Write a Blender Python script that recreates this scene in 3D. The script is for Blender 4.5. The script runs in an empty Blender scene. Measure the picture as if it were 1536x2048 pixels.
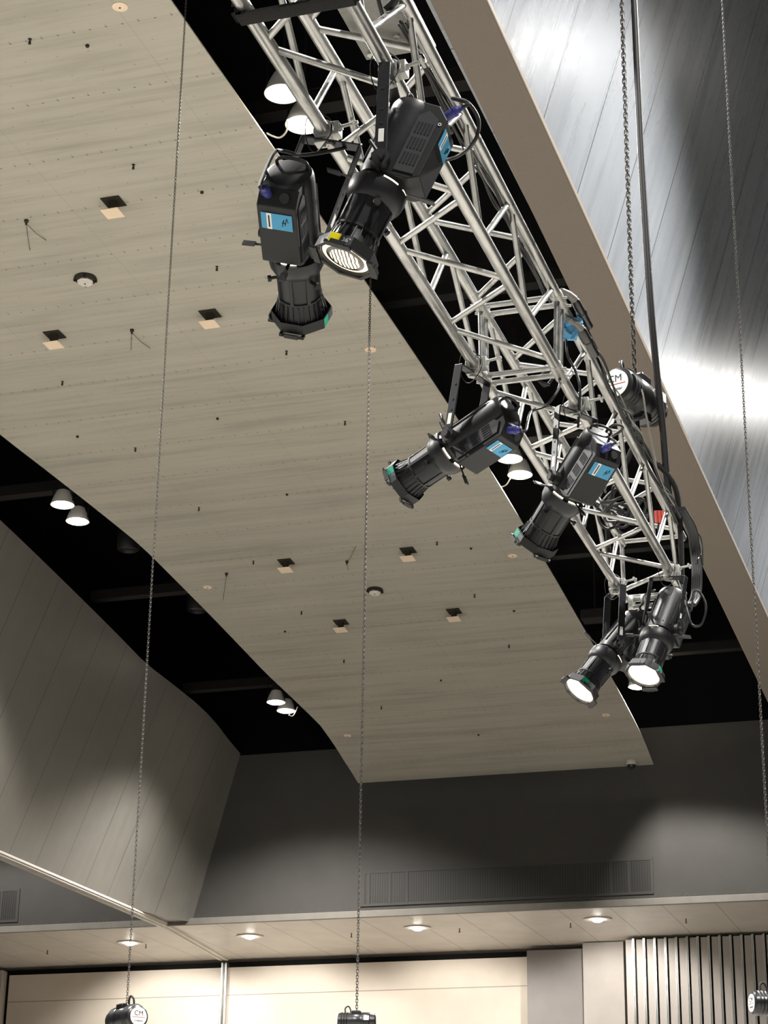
import bpy, math, random
from mathutils import Vector, Matrix
random.seed(7)
PI = math.pi
scn = bpy.context.scene
COL = scn.collection
def R(d): return math.radians(d)

# ------------------------------------------------------------------ camera
F, PITCH, ROLL, YAW, EYE = 4079.87, R(21.2803), R(0.8864), R(18.1019), 1.6
fw = Vector((-math.sin(YAW)*math.cos(PITCH), math.cos(YAW)*math.cos(PITCH), math.sin(PITCH)))
rt0 = Vector((math.cos(YAW), math.sin(YAW), 0)); up0 = rt0.cross(fw)
rt = rt0*math.cos(ROLL)+up0*math.sin(ROLL); up = up0*math.cos(ROLL)-rt0*math.sin(ROLL)
CAM = Vector((0, 0, EYE))
cd = bpy.data.cameras.new('camera'); cam = bpy.data.objects.new('camera', cd); COL.objects.link(cam)
m = Matrix((rt, up, -fw)).transposed().to_4x4(); m.translation = CAM
cam.matrix_world = m
cd.sensor_fit = 'VERTICAL'; cd.sensor_height = 24; cd.lens = 24*F/2048
cd.clip_start = 0.1; cd.clip_end = 300
scn.camera = cam
def ray(x, y): return rt*((x-768)/F) - up*((y-1024)/F) + fw
def onz(x, y, z): d = ray(x, y); return CAM + d*((z-EYE)/d.z)
def onx(x, y, X): d = ray(x, y); return CAM + d*(X/d.x)
def ony(x, y, Y): d = ray(x, y); return CAM + d*(Y/d.y)
def lerp(a, b, t): return a+(b-a)*t

# ------------------------------------------------------------------ mesh helpers
class MB:
    def __init__(s): s.v = []; s.f = []
    def add(s, vs, fs):
        n = len(s.v); s.v += [Vector(v) for v in vs]; s.f += [tuple(i+n for i in f) for f in fs]; return s
    def box(s, c, size, M=None):
        c = Vector(c); hx, hy, hz = [q/2 for q in size]
        vs = [Vector((x*hx, y*hy, z*hz)) for x in (-1, 1) for y in (-1, 1) for z in (-1, 1)]
        if M is not None: vs = [M @ v for v in vs]
        return s.add([c+v for v in vs], [(0,1,3,2),(4,6,7,5),(0,4,5,1),(2,3,7,6),(0,2,6,4),(1,5,7,3)])
    def rings(s, rings, cap=True, closed=False):
        n = len(rings[0]); vs = [v for r_ in rings for v in r_]; fs = []
        k = len(rings)
        for i in range(k if closed else k-1):
            a, b = i*n, ((i+1) % k)*n
            for j in range(n):
                fs.append((a+j, a+(j+1) % n, b+(j+1) % n, b+j))
        if cap and not closed:
            fs.append(tuple(range(n-1, -1, -1))); fs.append(tuple((k-1)*n+j for j in range(n)))
        return s.add(vs, fs)
    def tube(s, pts, r, n=8, closed=False, flat=None):
        pts = [Vector(p) for p in pts]; k = len(pts); rings = []; nrm = None
        for i, p in enumerate(pts):
            a = pts[i-1] if (i or closed) else p; b = pts[(i+1) % k] if (i < k-1 or closed) else p
            t = (b-a).normalized()
            if nrm is None:
                nrm = Vector((0, 0, 1)) if abs(t.z) < .9 else Vector((1, 0, 0))
            nrm = (nrm - t*nrm.dot(t)).normalized(); bn = t.cross(nrm)
            rr = r[i] if isinstance(r, (list, tuple)) else r
            fx = flat if flat else 1
            rings.append([p + nrm*rr*fx*math.cos(2*PI*j/n) + bn*rr*math.sin(2*PI*j/n) for j in range(n)])
        return s.rings(rings, not closed, closed)
    def lathe(s, prof, n=24, M=None, ph=0, cap=True):
        rings = []
        for r_, z in prof:
            ring = [Vector((r_*math.cos(2*PI*j/n+ph), r_*math.sin(2*PI*j/n+ph), z)) for j in range(n)]
            rings.append([M @ v for v in ring] if M is not None else ring)
        return s.rings(rings, cap)
    def prism(s, poly, axis, a, b):
        n = len(poly)
        def mk(p, q): return {'x': (q, p[0], p[1]), 'y': (p[0], q, p[1]), 'z': (p[0], p[1], q)}[axis]
        vs = [mk(p, a) for p in poly]+[mk(p, b) for p in poly]
        fs = [tuple(range(n-1, -1, -1)), tuple(range(n, 2*n))]+[(i, (i+1) % n, n+(i+1) % n, n+i) for i in range(n)]
        return s.add(vs, fs)
def link(o, parent=None):
    COL.objects.link(o)
    if parent is not None: o.parent = parent
    return o
def obj(name, mb, mat, parent=None, smooth=True, bevel=0, world=False):
    me = bpy.data.meshes.new(name); me.from_pydata([tuple(v) for v in mb.v], [], mb.f); me.validate()
    import bmesh
    bm = bmesh.new(); bm.from_mesh(me); bmesh.ops.recalc_face_normals(bm, faces=bm.faces); bm.to_mesh(me); bm.free()
    if smooth:
        me.polygons.foreach_set('use_smooth', [True]*len(me.polygons)); me.set_sharp_from_angle(angle=R(38))
    me.materials.append(mat)
    o = bpy.data.objects.new(name, me); link(o, parent)
    if world and parent is not None: o.matrix_parent_inverse = parent.matrix_basis.inverted()
    if bevel:
        b = o.modifiers.new('bevel', 'BEVEL'); b.width = bevel; b.segments = 2; b.limit_method = 'ANGLE'; b.angle_limit = R(40)
    return o
def tag(o, label, cat, group=None, kind=None):
    if label: o['label'] = label
    if cat: o['category'] = cat
    if group: o['group'] = group
    if kind: o['kind'] = kind
    return o
def thing(name, label, cat, M, group=None):
    o = bpy.data.objects.new(name, None); o.empty_display_size = .1; COL.objects.link(o)
    o.matrix_basis = M if isinstance(M, Matrix) else Matrix.Translation(Vector(M))
    return tag(o, label, cat, group)
def struct(name, mb, mat, smooth=False, parent=None, bevel=0):
    o = obj(name, mb, mat, parent, smooth, bevel)
    if parent is None: o['kind'] = 'structure'
    return o
def dup(root, M, label, group=None):
    c = root.copy(); COL.objects.link(c); c.matrix_basis = M if isinstance(M, Matrix) else Matrix.Translation(Vector(M)); c['label'] = label
    if group: c['group'] = group
    def kids(a, b):
        for ch in list(a.children):
            d = ch.copy(); COL.objects.link(d); d.parent = b; d.matrix_parent_inverse = ch.matrix_parent_inverse.copy(); kids(ch, d)
    kids(root, c); return c
def frame(x, y, z, p):   # basis columns + origin
    M = Matrix((x, y, z)).transposed().to_4x4(); M.translation = p; return M
def zalign(d, hint=Vector((0, 1, 0))):
    z = d.normalized()
    if abs(z.dot(hint)) > .95: hint = Vector((1, 0, 0))
    x = hint.cross(z).normalized(); return Matrix((x, z.cross(x), z)).transposed()
def smoothpts(pts, n=6):
    pts = [Vector(p) for p in pts]; out = []
    for i in range(len(pts)-1):
        p0 = pts[max(i-1, 0)]; p1 = pts[i]; p2 = pts[i+1]; p3 = pts[min(i+2, len(pts)-1)]
        for k in range(n):
            t = k/n
            out.append(.5*((2*p1)+(p2-p0)*t+(2*p0-5*p1+4*p2-p3)*t*t+(3*p1-p0-3*p2+p3)*t**3))
    return out+[pts[-1]]
def text_mesh(name, body, size, mat, parent, M, depth=.0006):
    cu = bpy.data.curves.new(name, 'FONT'); cu.body = body; cu.size = size; cu.extrude = depth; cu.align_x = 'CENTER'; cu.align_y = 'CENTER'
    t = bpy.data.objects.new(name, cu); COL.objects.link(t)
    dg = bpy.context.evaluated_depsgraph_get(); dg.update()
    me = bpy.data.meshes.new_from_object(t.evaluated_get(dg)); bpy.data.objects.remove(t)
    me.materials.clear(); me.materials.append(mat); me.name = name
    o = bpy.data.objects.new(name, me); link(o, parent); o.matrix_basis = M; return o

# ------------------------------------------------------------------ materials
def srgb(r, g, b):
    def c(v):
        v /= 255; return v/12.92 if v <= .04045 else ((v+.055)/1.055)**2.4
    return (c(r), c(g), c(b), 1)
class NT:
    def __init__(s, name):
        s.m = bpy.data.materials.new(name); s.m.use_nodes = True; s.t = s.m.node_tree; s.b = s.t.nodes['Principled BSDF']
    def n(s, kind, **kw):
        q = s.t.nodes.new(kind)
        for k, v in kw.items(): setattr(q, k, v)
        return q
    def l(s, a, b): s.t.links.new(a, b)
    def math(s, op, a, b=None, c=None):
        q = s.n('ShaderNodeMath', operation=op)
        for i, v in enumerate((a, b, c)):
            if v is None: continue
            if isinstance(v, (int, float)): q.inputs[i].default_value = v
            else: s.l(v, q.inputs[i])
        return q.outputs[0]
    def coords(s):
        tc = s.n('ShaderNodeTexCoord'); return tc.outputs['Object']
    def xyz(s):
        q = s.n('ShaderNodeSeparateXYZ'); s.l(s.coords(), q.inputs[0]); return q.outputs
    def noise(s, scale, vec=(1, 1, 1), detail=4, rough=.55):
        mp = s.n('ShaderNodeMapping'); mp.inputs['Scale'].default_value = vec; s.l(s.coords(), mp.inputs[0])
        q = s.n('ShaderNodeTexNoise'); q.inputs['Scale'].default_value = scale; q.inputs['Detail'].default_value = detail; q.inputs['Roughness'].default_value = rough
        s.l(mp.outputs[0], q.inputs['Vector']); return q.outputs[0]
    def ramp(s, v, stops):
        q = s.n('ShaderNodeValToRGB'); e = q.color_ramp.elements
        while len(e) < len(stops): e.new(.5)
        for el, (p, c) in zip(e, stops): el.position = p; el.color = c
        s.l(v, q.inputs[0]); return q.outputs[0]
    def mix(s, f, a, b):
        q = s.n('ShaderNodeMix', data_type='RGBA')
        for i, v in ((0, f), (6, a), (7, b)):
            if isinstance(v, (int, float, tuple)): q.inputs[i].default_value = v
            else: s.l(v, q.inputs[i])
        return q.outputs[2]
    def bump(s, h, strength, dist=.01):
        q = s.n('ShaderNodeBump'); q.inputs['Strength'].default_value = strength; q.inputs['Distance'].default_value = dist
        s.l(h, q.inputs['Height']); s.l(q.outputs[0], s.b.inputs['Normal'])
    def col(s, v):
        if isinstance(v, tuple): s.b.inputs['Base Color'].default_value = v
        else: s.l(v, s.b.inputs['Base Color'])
    def set(s, rough=None, metal=None, spec=None):
        if rough is not None: s.b.inputs['Roughness'].default_value = rough
        if metal is not None: s.b.inputs['Metallic'].default_value = metal
        if spec is not None: s.b.inputs['Specular IOR Level'].default_value = spec
        return s
def plain(name, c, rough=.5, metal=0, spec=.5, var=.12, sc=30, bump=0):
    t = NT(name); t.set(rough, metal, spec)
    nz = t.noise(sc)
    lo = tuple(v*(1-var) for v in c[:3])+(1,); hi = tuple(min(1, v*(1+var)) for v in c[:3])+(1,)
    t.col(t.ramp(nz, [(.3, lo), (.7, hi)]))
    if bump: t.bump(nz, bump, .004)
    return t.m
def emit(name, c, s):
    t = NT(name); t.b.inputs['Emission Color'].default_value = c; t.b.inputs['Emission Strength'].default_value = s; t.col((.8, .8, .8, 1)); return t.m

M_ = {}
# ceiling board: transverse grain, rows of screw heads
t = NT('ceiling_board'); t.set(.75, 0, .2)
x, y, z = t.xyz()
g1 = t.noise(1.0, (.22, 2.2, 1), 6, .65); g2 = t.noise(1.0, (.5, 9, 1), 5, .6); g3 = t.noise(.5, (1, 1, 1), 3)
g = t.math('ADD', t.math('MULTIPLY', g1, .5), t.math('ADD', t.math('MULTIPLY', g2, .38), t.math('MULTIPLY', g3, .22)))
base = t.ramp(g, [(.36, srgb(160, 155, 143)), (.55, srgb(183, 178, 164)), (.74, srgb(196, 190, 175))])
def dots(sx, sy, ox, oy, rad):
    dx = t.math('MULTIPLY', t.math('SUBTRACT', t.math('FRACT', t.math('DIVIDE', t.math('ADD', x, ox), sx)), .5), sx)
    dy = t.math('MULTIPLY', t.math('SUBTRACT', t.math('FRACT', t.math('DIVIDE', t.math('ADD', y, oy), sy)), .5), sy)
    d = t.math('SQRT', t.math('ADD', t.math('MULTIPLY', dx, dx), t.math('MULTIPLY', dy, dy)))
    return t.math('LESS_THAN', d, rad)
def lines(v, s, o, w):
    d = t.math('ABSOLUTE', t.math('MULTIPLY', t.math('SUBTRACT', t.math('FRACT', t.math('DIVIDE', t.math('ADD', v, o), s)), .5), s))
    return t.math('LESS_THAN', d, w)
dd = t.math('MAXIMUM', dots(.2, 1.22, 0, .2, .014), t.math('MULTIPLY', dots(.4, .406, .1, .2, .011), .6))
ll = t.math('MAXIMUM', t.math('MULTIPLY', lines(x, 2.44, .3, .005), .16), t.math('MULTIPLY', lines(y, 1.22, .2, .005), .14))
dark = t.math('MAXIMUM', t.math('MULTIPLY', dd, .6), ll)
t.col(t.mix(dark, base, srgb(70, 64, 56))); M_['ceil'] = t.m
# gable panels: satin painted sheets with slanted seams
def panel_mat(name, lo, hi, off, rough):
    global t
    t = NT(name); t.set(rough, .0, .9)
    xs, ys, zs = t.xyz()
    s1 = t.noise(1.0, (1, 5, .5), 5, .6); s2 = t.noise(2.0, (1, 1, 1), 3)
    c = t.ramp(t.math('ADD', t.math('MULTIPLY', s1, .6), t.math('MULTIPLY', s2, .4)), [(.35, lo), (.65, hi)])
    seam = lines(ys, 1.2, -off+.6, .008)
    t.col(t.mix(t.math('MULTIPLY', seam, .85), c, (.02, .02, .02, 1)))
    rr = t.n('ShaderNodeMapRange'); rr.inputs[3].default_value = rough-.08; rr.inputs[4].default_value = rough+.1
    t.l(s1, rr.inputs[0]); t.l(rr.outputs[0], t.b.inputs['Roughness'])
    t.bump(t.math('ADD', t.math('MULTIPLY', t.noise(1.0, (1, 3, .6), 4), .8), t.math('MULTIPLY', seam, -.3)), .07, .02)
    return t.m
M_['panel_right'] = panel_mat('panel_right', srgb(111, 115, 120), srgb(122, 126, 131), 13.5, .27)
M_['panel_left'] = panel_mat('panel_left', srgb(124, 121, 114), srgb(133, 129, 121), 38.9, .36)
M_['taupe'] = plain('taupe_paint', srgb(106, 98, 88), .55, 0, .3, .04, 40)
M_['wall'] = plain('wall_paint', srgb(78, 76, 73), .7, 0, .2, .06, 1.2)
M_['black'] = plain('black_paint', (.0025, .0025, .003, 1), .9, 0, .1, .3, 2)
M_['steel_dark'] = plain('dark_steel', srgb(26, 24, 23), .7, 0, .2, .1, 4)
M_['edge'] = plain('edge_paint', srgb(134, 129, 121), .6, 0, .3, .08, 3)
t = NT('soffit_board'); t.set(.38, 0, .5); x, y, z = t.xyz()
nz = t.noise(1.5, (1, 1, 1), 4)
t.col(t.mix(t.math('MULTIPLY', lines(x, 1.22, .4, .012), .5), t.ramp(nz, [(.3, srgb(206, 199, 188)), (.7, srgb(220, 212, 201))]), srgb(70, 64, 58))); M_['soffit'] = t.m
t = NT('cream_wall'); t.set(.6, 0, .3); x, y, z = t.xyz()
nz = t.noise(.8, (1, 1, 1), 3)
t.col(t.mix(t.math('MULTIPLY', lines(z, .98, .02, .012), .6), t.ramp(nz, [(.3, srgb(216, 204, 188)), (.7, srgb(228, 216, 200))]), srgb(110, 98, 84))); M_['cream'] = t.m
M_['offwhite'] = plain('panel_fabric', srgb(188, 180, 172), .75, 0, .2, .05, 2)
M_['grey_panel'] = plain('grey_panel', srgb(150, 144, 140), .6, 0, .3, .05, 2)
M_['trim_metal'] = plain('trim_aluminium', srgb(205, 205, 200), .3, .8, .5, .05, 8)
M_['gap_shade'] = plain('recess_shade', srgb(38, 36, 33), .8, 0, .2)  # shade of the slot above the cream wall, put into the colour
M_['bounce_pale'] = plain('bounce_pale_finish', srgb(214, 208, 198), .5, 0, .3, .05, 3)  # invented pale finish, lifts bounced light onto the soffit
M_['bounce_dark'] = plain('bounce_dark', srgb(42, 40, 39), .95, 0, .1, .15, 6)  # invented dark finish, cuts bounced light on the far ceiling
M_['carpet'] = plain('carpet', srgb(170, 167, 161), .95, 0, .1, .15, 6)
t = NT('grille'); t.set(.5, .2, .4); x, y, z = t.xyz()
t.col(t.mix(lines(x, .06, 0, .012), t.ramp(t.noise(.7, (1, .2, .4), 4), [(.3, srgb(57, 56, 54)), (.7, srgb(69, 67, 64))]), srgb(50, 49, 47))); M_['grille'] = t.m
t = NT('aluminium'); t.set(.32, .9, .5)
nz = t.noise(14, (1, .25, 1), 5); t.col(t.ramp(nz, [(.3, srgb(158, 158, 155)), (.55, srgb(186, 186, 183)), (.8, srgb(122, 121, 118))]))
rr = t.n('ShaderNodeMapRange'); rr.inputs[3].default_value = .2; rr.inputs[4].default_value = .42; t.l(t.noise(22, (1, 1, 1), 4), rr.inputs[0]); t.l(rr.outputs[0], t.b.inputs['Roughness']); M_['alu'] = t.m
M_['cast'] = plain('cast_aluminium', srgb(172, 172, 167), .42, .6, .5, .12, 60, .2)
M_['fix'] = plain('fixture_black', srgb(24, 25, 28), .42, 0, .4, .15, 40, .12)
M_['fix2'] = plain('fixture_matte', srgb(15, 16, 18), .55, 0, .4, .12, 40)
M_['fix3'] = plain('vent_plate', srgb(50, 51, 53), .5, 0, .4, .08, 40)
M_['yoke'] = plain('yoke_steel', srgb(28, 29, 33), .38, .2, .5, .2, 60)
M_['rubber'] = plain('cable_rubber', srgb(24, 24, 25), .55, 0, .4, .15, 60)
M_['cable_grey'] = plain('cable_grey', srgb(120, 118, 112), .5, 0, .4, .1, 60)
M_['strap'] = plain('sling_fabric', srgb(34, 33, 32), .85, 0, .2, .3, 160, .5)
M_['blue'] = plain('plug_blue', srgb(52, 56, 122), .45, 0, .4)
M_['sticker'] = plain('sticker_blue', srgb(72, 150, 190), .5, 0, .3, .04)
M_['white'] = plain('paper_white', srgb(225, 225, 220), .6, 0, .3, .03)
M_['ink'] = plain('ink', srgb(18, 20, 26), .6, 0, .3)
M_['yellow'] = plain('sticker_yellow', srgb(235, 220, 20), .5, 0, .3, .03)
M_['green'] = plain('sticker_green', srgb(30, 150, 120), .5, 0, .3, .03)
M_['greylabel'] = plain('label_grey', srgb(72, 76, 80), .5, 0, .3, .03)
M_['tape'] = plain('tape_blue', srgb(98, 160, 200), .6, 0, .3, .15, 50, .4)
M_['red'] = plain('plug_red', srgb(150, 46, 34), .5, 0, .4)
M_['chain'] = plain('chain_steel', srgb(66, 63, 59), .42, .4, .5, .2, 50)
M_['hoist'] = plain('hoist_black', srgb(20, 20, 21), .3, 0, .55, .15, 30)
M_['ivory'] = plain('ivory_plastic', srgb(250, 226, 198), .55, 0, .3, .03)
M_['whitep'] = plain('white_plastic', srgb(222, 216, 206), .5, 0, .4, .03)
M_['dark_matte'] = plain('dark_matte_tone', srgb(58, 55, 48), .9, 0, .1)
M_['brass'] = plain('dull_metal', srgb(58, 52, 46), .5, .4, .4)
M_['lamp'] = emit('lamp_lit', (1, .93, .80, 1), 26)
M_['down'] = emit('downlight_lit', (1, .96, .88, 1), 30)
M_['lens_lit'] = emit('lens_lit', (1, .90, .66, 1), 7)
M_['slot_lit'] = emit('gate_lit', (1, .88, .62, 1), 3.0)
M_['reflector'] = plain('reflector', srgb(225, 222, 216), .4, 0, .5, .03)
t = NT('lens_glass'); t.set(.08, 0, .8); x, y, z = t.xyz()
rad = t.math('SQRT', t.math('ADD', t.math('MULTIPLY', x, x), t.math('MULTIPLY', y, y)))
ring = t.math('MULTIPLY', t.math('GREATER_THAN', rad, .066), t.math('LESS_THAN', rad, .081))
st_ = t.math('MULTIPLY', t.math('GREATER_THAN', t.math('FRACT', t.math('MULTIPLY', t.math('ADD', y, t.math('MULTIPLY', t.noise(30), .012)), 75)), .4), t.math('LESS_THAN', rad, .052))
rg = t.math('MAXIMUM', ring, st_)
t.col(t.ramp(rg, [(.2, srgb(60, 52, 38)), (.7, srgb(190, 172, 128))]))  # reflected ring and streaks put into the lens colour and glow
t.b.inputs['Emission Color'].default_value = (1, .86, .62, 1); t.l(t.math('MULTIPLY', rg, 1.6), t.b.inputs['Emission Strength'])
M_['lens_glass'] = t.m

# ------------------------------------------------------------------ the room
K = 1.6
def Z(u): return u*K+EYE
PROF = [(3, 8.36), (10.8, 8.37), (14, 8.36), (17.5, 8.31), (19.7, 8.22), (22, 8.05), (24.5, 7.83), (26.6, 7.6), (27.6, 7.44), (28.25, 7.27)]
PW = smoothpts([(a*K, 0, Z(b)) for a, b in PROF], 6)
def prof(Y):
    if Y <= PW[0].x: return PW[0].z
    for a, b in zip(PW, PW[1:]):
        if a.x <= Y <= b.x: return lerp(a.z, b.z, (Y-a.x)/(b.x-a.x))
    a, b = PW[-2], PW[-1]; return b.z+(Y-b.x)*(b.z-a.z)/(b.x-a.x)
def onceil(px, py, drop=0):
    d = ray(px, py); lo, hi = 3., 90.
    for _ in range(50):
        t_ = (lo+hi)/2; p = CAM+d*t_
        if p.z < prof(p.y)-drop: lo = t_
        else: hi = t_
    return CAM+d*lo
def slope(Y): return (prof(Y+.1)-prof(Y-.1))/.2
WY, SZ = 46.08, Z(5.4)
LE = [onceil(*q) for q in [(0, 870), (140, 978), (280, 1090), (420, 1230), (530, 1345), (640, 1450), (690, 1525)]]
def xl(Y):
    if Y <= LE[0].y: return LE[0].x
    for a, b in zip(LE, LE[1:]):
        if a.y <= Y <= b.y: return lerp(a.x, b.x, (Y-a.y)/(b.y-a.y))
    return LE[-1].x+.0
XRC = -8.2
mb = MB(); Ys = [p.x for p in PW]
rg = [[Vector((xl(Y), Y, prof(Y))), Vector((XRC, Y, prof(Y))), Vector((XRC, Y, prof(Y)+.02)), Vector((xl(Y), Y, prof(Y)+.02))] for Y in Ys]
mb.rings(rg); struct('ceiling', mb, M_['ceil'], True)
# roof deck over everything, painted black
struct('ceiling_upper', MB().box((-9, 20, 18.2), (44, 64, .2)), M_['black'])
struct('floor', MB().box((-9, 9.5, -.1), (44, 39, .2)), M_['carpet']); struct('floor_bounce_dark', MB().box((-9, 38.5, -.1), (44, 19, .2)), M_['bounce_dark']); struct('floor_bounce_pale', MB().box((-9, 51, -.1), (44, 6, .2)), M_['bounce_pale'])  # unseen floor; rear and entry zones added to shape the bounced light
for i_, X in enumerate((-31.1, 13.1)): struct('wall_'+('left', 'right')[i_], MB().box((X, 20, 9.1), (.2, 64, 18.2)), M_['steel_dark'])
# back wall: painted part + black part above
ZK = Z(7.97)
mb = MB().box((-11, WY+.15, (SZ+ZK)/2), (40, .3, ZK-SZ)); struct('wall_back', mb, M_['wall'])
struct('wall_upper', MB().box((-11, WY+.17, (ZK+18.1)/2), (40, .3, 18.1-ZK)), M_['black'])
# soffit under the back wall
struct('ceiling_soffit', MB().box((-11, WY+3.3, SZ+.1), (40, 6.6, .2)), M_['soffit'])
struct('trim_1', MB().box((-11, WY-.05, SZ+.02), (40, .1, .16)), M_['edge'], bevel=.01)
# wall below the soffit
PYW = 51.5
xj = ony(452, 1915, PYW).x; xg = ony(1060, 1890, PYW).x; xs = ony(1175, 1880, PYW).x; xr = ony(1255, 1868, PYW).x; xe = ony(20, 1940, PYW).x
struct('wall_rear', MB().box((-11, 52.1, SZ/2), (40, .2, SZ)), M_['gap_shade'])
top = SZ-.22
for i, (a, b) in enumerate(((xe, xj-.06), (xj+.06, xg))):
    struct('wall_cream_%s' % ('left', 'right')[i], MB().box(((a+b)/2, PYW+.1, top/2), (b-a, .2, top)), M_['cream'])
mb = MB()
for dx in (-.055, .055): mb.box((xj+dx, PYW-.02, (SZ-.1)/2), (.05, .2, SZ-.1))
mb.box((xj, PYW+.06, (SZ-.1)/2), (.12, .1, SZ-.1)); struct('trim_jamb', mb, M_['trim_metal'], bevel=.01)
mb = MB(); mb.box((xe-.2, PYW-.05, SZ/2-.05), (.16, .3, SZ-.1)).box((xe-.7, PYW+.02, SZ/2-.05), (.7, .2, SZ-.1)); struct('trim_pilaster', mb, M_['offwhite'], bevel=.01)
struct('wall_grey', MB().box(((xg+xs)/2, PYW-.2, (SZ-.12)/2), (xs-xg, .3, SZ-.12)), M_['grey_panel'])
struct('trim_corner', MB().box((xs, PYW-.38, (SZ-.1)/2), (.05, .06, SZ-.1)), M_['trim_metal'])
struct('wall_end', MB().box(((xs+xr)/2, PYW-.45, (SZ-.02)/2), (xr-xs, .3, SZ-.02)), M_['offwhite'])
# folded partition leaves in the stack pocket
sp = (ony(1536, 1855, 50.8).x-ony(1255, 1868, 50.8).x)/13.1
x0 = ony(1255, 1868, 50.8).x
words = ['first', 'second', 'third', 'fourth', 'fifth', 'sixth', 'seventh', 'eighth', 'ninth', 'tenth', 'eleventh', 'twelfth', 'thirteenth', 'fourteenth', 'fifteenth', 'sixteenth']
h = SZ-.06
p0 = thing('partition_leaf', 'x', 'partition', (x0+sp/2, 50.8, 0), 'partition leaves stacked edge-on at right')
obj('core', MB().box((-.02, 0, h/2), (sp*.62, .9, h-.04)), M_['offwhite'], p0, False, .008)
for sx in (.3, .42):
    obj('edge_trim', MB().box((sp*sx, -.02, h/2), (.022, .94, h)), M_['trim_metal'], p0, False)
obj('seal', MB().box((sp*.36, 0, h/2), (.02, .9, h-.02)), M_['rubber'], p0, False)
p0['label'] = 'pale partition leaf seen edge-on, first of the stack from the flat wall'
for i in range(1, 14):
    dup(p0, (x0+sp*(i+.5), 50.8, 0), 'pale partition leaf seen edge-on, %s of the stack from the flat wall' % words[i])
# vent grilles
for (a, b, w0, lab) in ((-15.5, -8.45, 4, 'long dark ventilation grille above the soffit right of the middle chain'), (-29.5, -24.55, 1, 'dark ventilation grille on the wall beneath the left bulkhead, cut by frame edge')):
    zc = (9.68+8.86)/2+EYE; hh = .84
    g = thing('vent_grille', lab, 'vent', ((a+b)/2, WY, zc))
    obj('grille_face', MB().box((0, -.01, 0), (b-a-.1, .02, hh-.1)), M_['grille'], g, False)
    fr = MB()
    for s_ in (-1, 1):
        fr.box((0, -.012, s_*(hh/2-.03)), (b-a, .03, .06)).box((s_*((b-a)/2-.03), -.012, 0), (.06, .028, hh-.12))
    obj('grille_frame', fr, M_['wall'], g, False)
    for q in ((.012, .03, .105, .165, .86, .92)[:w0+2] if w0 > 1 else (.9,)):
        obj('mullion', MB().box(((q-.5)*(b-a), -.024, 0), (.05, .012, hh-.12)), M_['wall'], g, False)
# downlights in the soffit
dl = [(260, 1885, 'lit recessed downlight in soffit, crossed by the left chain'), (500, 1872, 'lit recessed downlight in soffit just right of the partition track'), (835, 1855, 'lit recessed downlight in soffit between middle chain and grey wall panel'), (1195, 1838, 'lit recessed downlight in soffit above the flat grey wall panels')]
r0 = None
for (px, py, lab) in dl:
    p = onz(px, py, SZ)
    if r0 is None:
        r0 = thing('downlight', lab, 'downlight', p, 'downlights in the soffit')
        obj('trim_ring', MB().lathe([(.33, -.002), (.35, -.02), (.30, -.024), (.14, -.006)], 32, cap=False), M_['whitep'], r0)
        obj('lit_lens', MB().lathe([(.14, -.006), (.12, -.05), (.06, -.075), (.001, -.08)], 28), M_['down'], r0)
    else: dup(r0, p, lab)
# ---- bulkheads
def ztop(Y): return prof(Y)+.55*K if Y < 40 else prof(Y)+(.55+.33*(Y-40)/6)*K
def bulk(name, xb, zb, lean, y0, y1, width, mat, endx=None):
    face, back = [], []
    ys = [y0+(y1-y0)*i/40 for i in range(41)]; rings = []
    for Y in ys:
        zt = ztop(Y); k = 0
        if endx is not None and Y > y1-2: k = ((Y-(y1-2))/2)**2*endx
        rings.append([Vector((xb+k, Y, zb)), Vector((xb+lean*(zt-zb)+k*.15, Y, zt)), Vector((xb-width-lean*(zt-zb), Y, zt)), Vector((xb-width, Y, zb))])
    mb = MB().rings(rings); return struct(name, mb, mat, True)
bulk('wall_bulkhead_left', -20.42, SZ+.02, .385, 14, WY, .3, M_['panel_left'], .6)
bulk('wall_bulkhead_right', -3.16, SZ+.02, .30, 2, WY, .4, M_['panel_right'])
# track strip under the left bulkhead, continuing across the soffit to the jamb
mb = MB()
q0 = Vector((-20.56, WY, 0)); q1 = Vector((xj-.02, PYW-.1, 0)); dv = (q1-q0).normalized(); nv = Vector((-dv.y, dv.x, 0))
for dx in (-.075, .075):
    mb.box((-20.56+dx, (13.5+WY)/2, SZ-.035), (.1, WY-13.5, .07))
    mb.add([q0+nv*(dx+a_)+Vector((0, 0, z_)) for a_, z_ in ((-.05, SZ-.05), (.05, SZ-.05), (.05, SZ), (-.05, SZ))]+[q1+nv*(dx+a_)+Vector((0, 0, z_)) for a_, z_ in ((-.05, SZ-.05), (.05, SZ-.05), (.05, SZ), (-.05, SZ))], [(0,1,2,3),(4,7,6,5),(0,4,5,1),(1,5,6,2),(2,6,7,3),(3,7,4,0)])
mb.box((-20.56, 29.5, SZ-.005), (.3, 33, .05)); struct('trim_track_left', mb, M_['whitep'], bevel=.006)
# beam strip under the right bulkhead (slightly wider towards the back)
mb = MB(); a, b = 2, WY-.05
pl = [(-3.12, a), (-3.14, b), (-3.85, b), (-3.42, a)]
mb.add([(x_, y_, SZ-.03) for x_, y_ in pl]+[(x_, y_, SZ+.04) for x_, y_ in pl], [(0,1,2,3),(4,7,6,5),(0,4,5,1),(1,5,6,2),(2,6,7,3),(3,7,4,0)])
struct('trim_track_right', mb, M_['taupe'], bevel=.012)
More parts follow.
